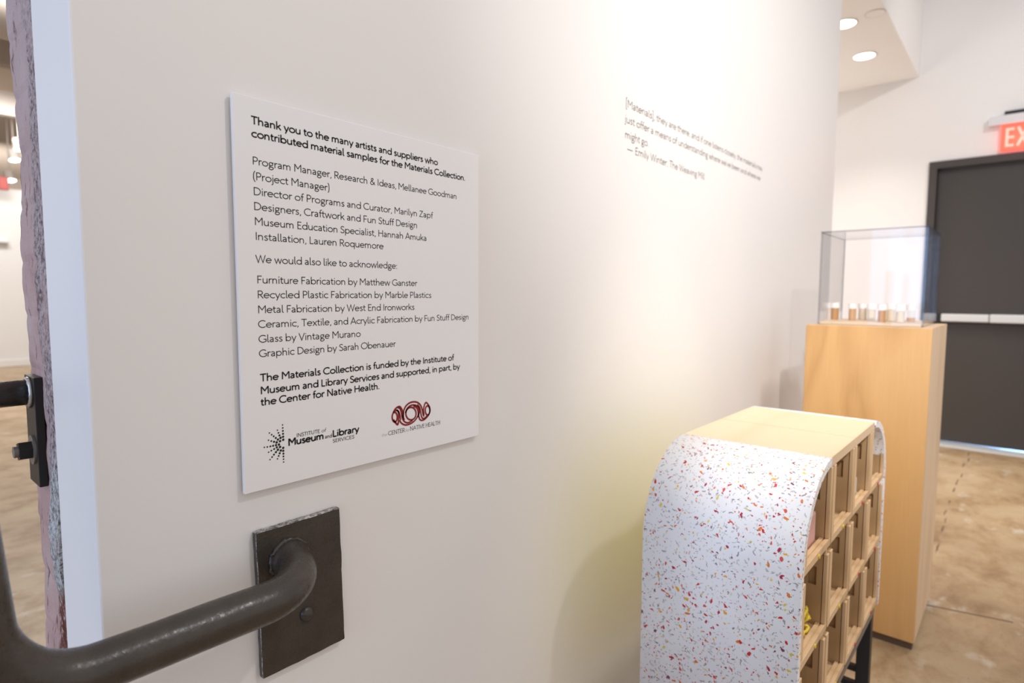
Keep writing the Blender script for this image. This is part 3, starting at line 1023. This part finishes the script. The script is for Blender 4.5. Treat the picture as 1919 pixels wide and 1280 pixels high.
def shell(side):
    """rounded end sheet; side -1 is the end facing the camera"""
    def prof(rad_in, off):
        pts = [(BX0 + off, BZ0)]
        n = 22
        cx, cz = BX0 + RAD, BZ1 - RAD
        for k in range(n + 1):
            t = math.radians(180 - 90 * k / n)
            pts.append((cx + (RAD - off) * math.cos(t), cz + (RAD - off) * math.sin(t)))
        return pts
    outer, inner = prof(RAD, 0.0), prof(RAD - TH, TH)
    if side > 0:
        fl = lambda P: [(BX0 + BX1 - x, z) for x, z in P]
        outer, inner = fl(outer), fl(inner)
    bm = bmesh.new()
    uvl = bm.loops.layers.uv.new('UVMap')
    s = [0.0]
    for i in range(1, len(outer)):
        s.append(s[-1] + math.hypot(outer[i][0] - outer[i - 1][0], outer[i][1] - outer[i - 1][1]))
    n = len(outer)
    ya, yb = BY0 - 0.002, BY1
    V = {}
    for i in range(n):
        for nm, P in (('o', outer), ('i', inner)):
            for yk, y in (('a', ya), ('b', yb)):
                V[nm, yk, i] = bm.verts.new((P[i][0], y, P[i][1]))

    def face(keys):
        f = bm.faces.new([V[k] for k in keys])
        for lp, k in zip(f.loops, keys):
            u = (0 if k[1] == 'a' else yb - ya)
            v = s[k[2]]
            if k[0] == 'i':
                u += 0.013
            lp[uvl].uv = (u, v + (10 if side > 0 else 0))
        return f
    for i in range(n - 1):
        face([('o', 'a', i), ('o', 'a', i + 1), ('o', 'b', i + 1), ('o', 'b', i)])
        face([('i', 'a', i), ('i', 'b', i), ('i', 'b', i + 1), ('i', 'a', i + 1)])
        face([('o', 'a', i), ('i', 'a', i), ('i', 'a', i + 1), ('o', 'a', i + 1)])
        face([('o', 'b', i), ('o', 'b', i + 1), ('i', 'b', i + 1), ('i', 'b', i)])
    face([('o', 'a', 0), ('o', 'b', 0), ('i', 'b', 0), ('i', 'a', 0)])
    face([('o', 'a', n - 1), ('i', 'a', n - 1), ('i', 'b', n - 1), ('o', 'b', n - 1)])
    bmesh.ops.recalc_face_normals(bm, faces=bm.faces)
    for f in bm.faces:
        f.smooth = abs(f.normal.y) < 0.5
    return bm


obj('end_panel', shell(-1), M['terrazzo'], cab, O, label='white speckled end panel nearest the sign')
obj('end_panel', shell(1), M['terrazzo'], cab, O, label='white speckled end panel beside the pedestal')
XS, XM, XE = BX0 + RAD, (BX0 + BX1) / 2, BX1 - RAD
TP = 0.020
obj('top_board', boxb(XS + 0.0006, BY0, BZ1 - TP, XM - 0.0024, BY1, BZ1, 0.0008, seg=1), M['birch_top'], cab, O)
obj('top_board', boxb(XM + 0.0024, BY0, BZ1 - TP, XE - 0.0006, BY1, BZ1, 0.0008, seg=1), M['birch_top'], cab, O)
SHELF = [0.3075, 0.4750, 0.6425]       # top faces of the three decks
for z in SHELF:
    inset = 0.004
    obj('shelf', boxb(BX0 + TH + 0.001, BY0 + inset, z - (0.007 if z > 0.31 else 0.0095), BX1 - TH - 0.001, BY1 - 0.012, z), M['birch'], cab, O)
COLX = [1.0400, 1.2235, 1.4083, 1.5931, 1.7766]
for i, x in enumerate(COLX[1:4]):
    wd = 0.006 if i == 1 else 0.0045
    obj('divider', boxb(x - wd, BY0 + 0.006, SHELF[0], x + wd, BY1 - 0.012, BZ1 - TP - (0.03 if i == 1 else 0.0005)), M['birch'], cab, O)
# yellow back sheet follows the rounded outline
bm = bmesh.new()
outl = [(BX0 + TH + 0.0005, BZ0)]
for k in range(17):
    t = math.radians(180 - 90 * k / 16)
    outl.append((XS + (RAD - TH - 0.006) * math.cos(t), BZ1 - RAD + (RAD - TH - 0.006) * math.sin(t)))
for k in range(17):
    t = math.radians(90 - 90 * k / 16)
    outl.append((XE + (RAD - TH - 0.006) * math.cos(t), BZ1 - RAD + (RAD - TH - 0.006) * math.sin(t)))
outl.append((BX1 - TH - 0.0005, BZ0))
A = [bm.verts.new((x, BY1 - 0.0105, z)) for x, z in outl]
B = [bm.verts.new((x, BY1 - 0.0035, z)) for x, z in outl]
bm.faces.new(A)
bm.faces.new(B[::-1])
for k in range(len(A)):
    j = (k + 1) % len(A)
    bm.faces.new((A[k], B[k], B[j], A[j]))
bmesh.ops.recalc_face_normals(bm, faces=bm.faces)
obj('back_panel', bm, M['yellow_back'], cab, O, label='fluorescent yellow back panel')
# black steel stand
bm = bmesh.new()
zf0, zf1 = 0.268, 0.2815
box(bm, BX0 + 0.012, BY0 + 0.006, zf0, BX1 - 0.006, BY0 + 0.034, 0.2818, 0.001)
box(bm, BX0 + 0.012, BY1 - 0.034, zf0, BX1 - 0.006, BY1 - 0.004, 0.2818, 0.001)
box(bm, BX0 + 0.012, BY0 + 0.034, zf0, BX0 + 0.040, BY1 - 0.034, 0.2818, 0.001)
box(bm, BX1 - 0.034, BY0 + 0.034, zf0, BX1 - 0.006, BY1 - 0.034, 0.2818, 0.001)
obj('stand_frame', bm, M['steel_grey'], cab, O, label='black steel frame under the cubbies, lit grey painted in')  # black frame coloured grey to carry the light falling on it
for x in (BX0 + 0.026, BX1 - 0.022):
    for y in (BY0 + 0.022, BY1 - 0.022):
        obj('leg', boxb(x - 0.0155, y - 0.0155, 0, x + 0.0155, y + 0.0155, zf0, 0.002), M['steel_black'], cab, O, label='black square steel leg')
    for z in (0.108, 0.062):
        obj('stretcher', boxb(x - 0.008, BY0 + 0.0375, z - 0.008, x + 0.008, BY1 - 0.0375, z + 0.008, 0.001), M['steel_black'], cab, O, label='black crossbar')

# ------------------------------------------------------------------ the twelve sample boxes
CW = 0.1758
BH = 0.1455
BD = 0.22
STK = 0.0165


def side_panel(x0, x1, top):
    """box side with a square finger hole close behind the front"""
    bm = bmesh.new()
    y1, z0 = BD, 0.0077
    box(bm, x0, 0.0085, 0.0148, x1, 0.0168, top)
    if top < 0.12:
        return box(bm, x0, 0.0168, z0, x1, y1, top)
    ha, hb, hz0, hz1 = 0.0185, 0.0335, 0.086, 0.1225
    box(bm, x0, 0.0168, z0, x1, ha, top)
    box(bm, x0, hb, z0, x1, y1, top)
    box(bm, x0, ha, z0, x1, hb, hz0)
    box(bm, x0, ha, hz1, x1, hb, top)
    if x0 > 0.05:                                      # closed behind, a finger pocket
        box(bm, x1 - 0.001, ha, hz0, x1, hb, hz1)
    return bm


def make_box(left_top, right_top, dot, rounded=0):
    t = thing('sample_box', '', 'box', (0, 0, 0), 'sample boxes in the cabinet cubbies')
    bm = bmesh.new()
    # front lip with a groove along its top
    box(bm, 0, 0, 0, CW, 0.0070, 0.0145, 0.0006, seg=1)
    box(bm, 0, 0.0070, 0, CW, 0.0095, 0.0120)
    box(bm, 0, 0.0095, 0, CW, 0.0165, 0.0145, 0.0006, seg=1)
    obj('front_lip', bm, M['birch'], t)
    obj('upright', boxb(0, 0, 0.0147, STK, 0.0075, left_top + 0.006, 0.0012), M['birch'], t)
    obj('upright', boxb(CW - 0.0125, 0, 0.0147, CW, 0.0075, right_top + 0.006, 0.0012), M['birch'], t)
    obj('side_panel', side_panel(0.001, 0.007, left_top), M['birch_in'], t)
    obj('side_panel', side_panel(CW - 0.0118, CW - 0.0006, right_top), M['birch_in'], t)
    obj('bottom_panel', boxb(0.0, 0.0166, 0, CW, BD, 0.0075), M['birch'], t)
    if rounded == 0:
        bm = boxb(0.0072, BD - 0.006, 0.0077, CW - 0.0072, BD, BH - 0.004)
    else:
        bm = bmesh.new()
        P = [(0.0, 0.0077), (CW - 0.0072, 0.0077), (CW - 0.0072, BH - 0.006)]
        for k in range(9):
            tt = math.radians(92 + 80 * k / 8)
            P.append((0.158 + 0.152 * math.cos(tt), 0.002 + (BH - 0.008) * math.sin(tt)))
        if rounded > 0:
            P = [(CW - x, z) for x, z in P]
        A = [bm.verts.new((x, BD - 0.006, z)) for x, z in P]
        B = [bm.verts.new((x, BD, z)) for x, z in P]
        bm.faces.new(A)
        bm.faces.new(B[::-1])
        for k in range(len(A)):
            j = (k + 1) % len(A)
            bm.faces.new((A[k], B[k], B[j], A[j]))
        bmesh.ops.recalc_face_normals(bm, faces=bm.faces)
    obj('back_panel', bm, M['birch_in'], t)
    bm = bmesh.new()
    cyl(bm, (CW * 0.53, 0.0002, 0.0055), (CW * 0.53, -0.0022, 0.0055), 0.0040, seg=14)
    obj('dot', bm, dot, t, label='small coloured dot')
    return t


def copy_thing(t):
    c = t.copy()
    C.objects.link(c)
    for ch in list(t.children):
        k = ch.copy()
        k.parent = c
        C.objects.link(k)
    return c


ROWN = ['top', 'middle', 'bottom']
COLN = ['first column by the speckled end panel', 'second column from the sign', 'third column from the sign', 'last column beside the pedestal']
protoL = make_box(0.060, BH, M['dot_yellow'], rounded=-1)
protoR = make_box(BH, 0.060, M['dot_red'], rounded=1)
protoY = make_box(BH, BH, M['dot_yellow'])
protoD = make_box(BH, BH, M['dot_red'])
first = {id(protoY): True, id(protoD): True}
ZB = [0.6426, 0.4751, 0.3076]
for c in range(4):
    for rw in range(3):
        if rw == 0 and c == 0:
            t = protoL
        elif rw == 0 and c == 3:
            t = protoR
        else:
            pr = protoY if c < 2 else protoD
            if first[id(pr)]:
                t = pr
                first[id(pr)] = False
            else:
                t = copy_thing(pr)
        xc = (COLX[c] + COLX[c + 1]) / 2
        t.location = (xc - CW / 2, BY0 - 0.0005, ZB[rw] - 0.0001 + 0.0002)
        extra = ''
        if (c, rw) == (0, 0):
            extra = ' holding a pink block'
        elif (c, rw) == (0, 1):
            extra = ' holding yellow fibre'
        elif (c, rw) == (2, 0):
            extra = ' with a pale sample'
        t['label'] = 'birch box%s, %s row, %s' % (extra, ROWN[rw], COLN[c])

# samples standing in the boxes
tag(obj('sample_block', boxb(1.122, -0.4735, 0.6505, 1.1955, -0.435, 0.7110, 0.004), M['pink'], None, (1.157, -0.45, 0.6505)), 'pink block in the rounded corner cubby of the cabinet', 'sample')
bm = bmesh.new()
rng = random.Random(11)
for k in range(46):
    cx, cy = rng.uniform(1.085, 1.185), rng.uniform(-0.466, -0.40)
    cz = 0.4865 + 0.003 + rng.random() * 0.026 * (1 - abs(cx - 1.125) / 0.08)
    pts = [Vector((cx, cy, cz))]
    d = Vector((rng.uniform(-1, 1), rng.uniform(-1, 1), rng.uniform(-0.2, 0.8))).normalized()
    for q in range(9):
        d = (d + 0.7 * Vector((rng.uniform(-1, 1), rng.uniform(-1, 1), rng.uniform(-0.7, 0.6)))).normalized()
        p = pts[-1] + d * 0.007
        p.x = min(max(p.x, 1.05), 1.192)
        p.y = min(max(p.y, -0.472), -0.34)
        p.z = min(max(p.z, 0.4864), 0.536)
        pts.append(p)
    tube(bm, pts, 0.0032, 6)
o = tag(obj('sample_fibre', bm, M['fluff'], None, (1.12, -0.43, 0.4830), smooth=True), 'yellow tangled fibre in the middle cubby by the speckled end', 'sample')
tag(obj('sample_tile', boxb(1.490, -0.4735, 0.6505, 1.553, -0.452, 0.692, 0.002), M['greywhite'], None, (1.52, -0.46, 0.6505)), 'pale grey sample in the top cubby of the third column', 'sample')

# ------------------------------------------------------------------ pedestal, acrylic case, jars
KX0, KX1, KY0, KY1, KZ1 = 2.1734, 2.6027, -0.5416, -0.1895, 1.016
ped = thing('pedestal', 'tall plywood display pedestal standing behind the cabinet', 'pedestal', ((KX0 + KX1) / 2, (KY0 + KY1) / 2, 0))
O = ped.location
bm = bmesh.new()
box(bm, KX0, KY0, 0.024, KX1, KY1, KZ1, 0.0012, seg=1)
for f in bm.faces:
    if abs(f.normal.y) > 0.9 or abs(f.normal.z) > 0.9:
        f.material_index = 1
obj('body', bm, [M['ply'], M['ply_edge']], ped, O)
obj('toe_base', boxb(KX0 + 0.006, KY0 + 0.006, 0, KX1 - 0.006, KY1 - 0.006, 0.0242), M['toe'], ped, O, label='dark recessed base strip')

CX0, CX1, CY0, CY1, CZ1 = 2.2364, 2.578, -0.5109, -0.2084, 1.3317
case = thing('acrylic_case', 'clear acrylic cover standing on the plywood pedestal', 'case', ((CX0 + CX1) / 2, (CY0 + CY1) / 2, KZ1))
O = case.location
T = 0.0055


def pane(x0, y0, z0, x1, y1, z1, thin):
    bm = boxb(x0, y0, z0, x1, y1, z1)
    for f in bm.faces:
        if abs(f.normal[thin]) < 0.5:
            f.material_index = 1
    return bm


CM = [M['acrylic'], M['acrylic_edge']]
z0 = KZ1 + 0.0004
obj('pane', pane(CX0, CY0, z0, CX0 + T, CY1, CZ1 - T, 0), CM, case, O)
obj('pane', pane(CX1 - T, CY0, z0, CX1, CY1, CZ1 - T, 0), CM, case, O)
obj('pane', pane(CX0 + T, CY0, z0, CX1 - T, CY0 + T, CZ1 - T, 1), CM, case, O)
obj('pane', pane(CX0 + T, CY1 - T, z0, CX1 - T, CY1, CZ1 - T, 1), CM, case, O)
obj('lid_pane', pane(CX0, CY0, CZ1 - T, CX1, CY1, CZ1, 2), CM, case, O)
obj('base_board', boxb(CX0 + T + 0.001, CY0 + T + 0.001, z0, CX1 - T - 0.001, CY1 - T - 0.001, KZ1 + 0.010, 0.001), M['birch_top'], case, O, label='pale wooden base inside the cover')


def jar(x, y, rad, h, fill, frac, label):
    z = KZ1 + 0.0102
    t = thing('sample_jar', label, 'jar', (x, y, z), 'jars under the acrylic cover')
    obj('glass_body', cyl(bmesh.new(), (0, 0, 0), (0, 0, h * 0.70), rad, seg=24), M['jar'], t, smooth=False)
    obj('filling', cyl(bmesh.new(), (0, 0, 0.001), (0, 0, h * 0.68 * frac), rad * 0.9, seg=24), fill, t)
    bm = cyl(bmesh.new(), (0, 0, h * 0.70), (0, 0, h), rad * 1.08, seg=24)
    obj('lid', bm, M['lid'], t)
    return t


JARS = [
        (2.420, -0.2210, 0.0135, 0.062, 'amber', 1.00, 'amber sample jar with white lid, nearest the wall'),
        (2.420, -0.2780, 0.0125, 0.060, 'tan', 1.00, 'tan sample jar with white lid, second from the wall'),
        (2.460, -0.3027, 0.0140, 0.060, 'cream', 1.00, 'cream sample jar right beside the tan jar'),
        (2.420, -0.3380, 0.0130, 0.060, 'cream', 0.95, 'cream sample jar just left of the amber jar mid-row'),
        (2.300, -0.3888, 0.0120, 0.060, 'amber', 0.95, 'amber sample jar in the middle of the row'),
        (2.450, -0.3916, 0.0140, 0.062, 'cream', 0.90, 'cream sample jar just right of the middle amber jar'),
        (2.310, -0.4388, 0.0135, 0.058, 'cream', 0.90, 'cream sample jar, second from the door side'),
        (2.420, -0.4550, 0.0135, 0.058, 'tan', 0.35, 'nearly empty sample jar nearest the door side')]
for j in JARS:
    jar(j[0], j[1], j[2], j[3], M[j[4]], j[5], j[6])

# ------------------------------------------------------------------ exit sign above the door
ex = thing('exit_sign', 'red glowing EXIT sign hung above the dark door', 'sign', (DX, -0.65, 2.33))
O = ex.location
obj('housing', boxb(DX - 0.055, -0.87, 2.303, DX - 0.0005, -0.482, 2.366, 0.004), M['housing'], ex, O, label='white box above the glowing panel')
obj('mount', boxb(DX - 0.045, -0.85, 2.3665, DX - 0.001, -0.565, 2.392, 0.003), M['black'], ex, O, label='black bracket on top')
panel = obj('panel', boxb(DX - 0.032, -0.835, 2.122, DX - 0.024, -0.554, 2.3025, 0.001), M['exit_red'], ex, O, label='red lit panel')
bm = bmesh.new()


def block_letters(bm, y, z0, z1, x):
    def bar(ya, za, yb, zb, wdt):
        A, B = Vector((ya, za)), Vector((yb, zb))
        d = (B - A).normalized()
        n = Vector((-d.y, d.x)) * wdt / 2
        q = [A - n, B - n, B + n, A + n]
        lo = [bm.verts.new((x, p.x, p.y)) for p in q]
        hi = [bm.verts.new((x + 0.0025, p.x, p.y)) for p in q]
        bm.faces.new(lo)
        bm.faces.new(hi[::-1])
        for k in range(4):
            bm.faces.new((lo[k], hi[k], hi[(k + 1) % 4], lo[(k + 1) % 4]))
    W, s = 0.046, 0.016
    h = z1 - z0
    # E
    bar(y - s / 2, z0, y - s / 2, z1, s)
    for zz in (z0 + s / 2, (z0 + z1) / 2, z1 - s / 2):
        bar(y - s, zz, y - W, zz, s)
    y2 = y - W - 0.020
    bar(y2, z0, y2 - 0.052, z1, s)
    bar(y2, z1, y2 - 0.052, z0, s)
    y3 = y2 - 0.052 - 0.024
    bar(y3, z0, y3, z1, s)
    y4 = y3 - 0.024
    bar(y4, z1 - s / 2, y4 - 0.05, z1 - s / 2, s)
    bar(y4 - 0.025, z0, y4 - 0.025, z1 - s, s)


block_letters(bm, -0.578, 2.150, 2.276, DX - 0.0350)
bmesh.ops.recalc_face_normals(bm, faces=bm.faces)
obj('letters', bm, M['exit_letter'], panel, O, label='pale red EXIT letters')
light('exit_glow', 'POINT', (DX - 0.07, -0.65, 2.20), (DX, -0.65, 2.1), 0.35, (1.0, 0.12, 0.08), 0.05)

# ------------------------------------------------------------------ soffit fittings
for (x, y, lab) in ((4.118, 0.173, 'round recessed downlight in the soffit, nearer the sign wall'), (4.745, 0.179, 'round recessed downlight in the soffit, nearer the door')):
    t = thing('downlight', lab, 'light', (x, y, 2.752), 'soffit downlights')
    bm = bmesh.new()
    ring = [Vector((0.066 * math.cos(k * math.pi / 24), 0.066 * math.sin(k * math.pi / 24), -0.002)) for k in range(49)]
    tube(bm, ring, 0.004, 8, cap=False)
    obj('trim_ring', bm, M['housing'], t, smooth=True)
    obj('lens', cyl(bmesh.new(), (0, 0, -0.004), (0, 0, -0.0004), 0.062, seg=40), M['lamp'], t)
    light('downlight_beam', 'SPOT', (x, y, 2.735), (x, y, 0), 45, WARM, 0.05, spot=110, blend=0.9)
bm = bmesh.new()
ring = [Vector((0.052 * math.cos(k * math.pi / 24), 0.052 * math.sin(k * math.pi / 24), -0.0015)) for k in range(49)]
tube(bm, ring, 0.0022, 8, cap=False)
cyl(bm, (0, 0, -0.003), (0, 0, -0.0002), 0.050, seg=40, mi=1)
o = obj('ceiling_cap', bm, [M['ring'], M['ceiling']])
o.location = (4.085, 0.005, 2.752)
tag(o, 'small flush round cap in the soffit beside the downlights', 'ceiling fitting')

# ------------------------------------------------------------------ far gallery fittings


def track_light(x, y, z, lab):
    t = thing('track_light', lab, 'light', (x, y, z), 'far gallery track lights')
    obj('stem', cyl(bmesh.new(), (0, 0, 0.05), (0, 0, 3.70 - z), 0.008, seg=10), M['beam'], t)
    d = Vector((0.10, -0.22, -0.95)).normalized()
    obj('can', cyl(bmesh.new(), -d * 0.08, d * 0.05, 0.06, seg=20), M['beam'], t)
    obj('lens', cyl(bmesh.new(), d * 0.0502, d * 0.055, 0.064, seg=20), M['lamp'], t)


track_light(1.76, 9.29, 3.03, 'distant glowing track light, highest of three in the far gallery')
track_light(1.83, 10.05, 3.01, 'distant glowing track light, middle of three in the far gallery')
track_light(1.86, 10.60, 2.80, 'distant glowing track light, lowest of three in the far gallery')
tag(obj('wall_beacon', boxb(1.72, 10.50, 2.60, 1.83, 10.60, 2.78, 0.01), M['fixture_red'], None, (1.775, 10.55, 2.60)), 'small red fitting under the lowest distant track light', 'fixture')
tag(obj('picture_ledge', boxb(1.20, 10.71, 1.85, 1.83, 10.829, 1.88, 0.004), M['housing'], None, (1.5, 10.77, 1.85)), 'thin white ledge on the far gallery wall', 'ledge')
tag(obj('duct', cyl(bmesh.new(), (-1.0, 5.6, 3.33), (5.0, 5.6, 3.33), 0.17, seg=32), M['far_ceiling'], None, (1.0, 5.6, 3.33), smooth=True), 'round duct under the far ceiling', 'duct')
light('gallery_wash', 'AREA', (1.6, 8.9, 3.3), (1.7, 10.85, 1.3), 45, (1, 0.97, 0.93), 1.5, 0.4)
light('gallery_rear_fill', 'AREA', (1.5, 13.2, 2.2), (1.8, 16.8, 3.2), 90, (1, 0.93, 0.85), 1.5, 1.0)  # unseen fill added to brighten the rear gallery wall
light('gallery_floor', 'AREA', (1.2, 6.5, 3.3), (1.2, 6.0, 0.0), 110, (1, 0.95, 0.88), 2.5, 2.5)
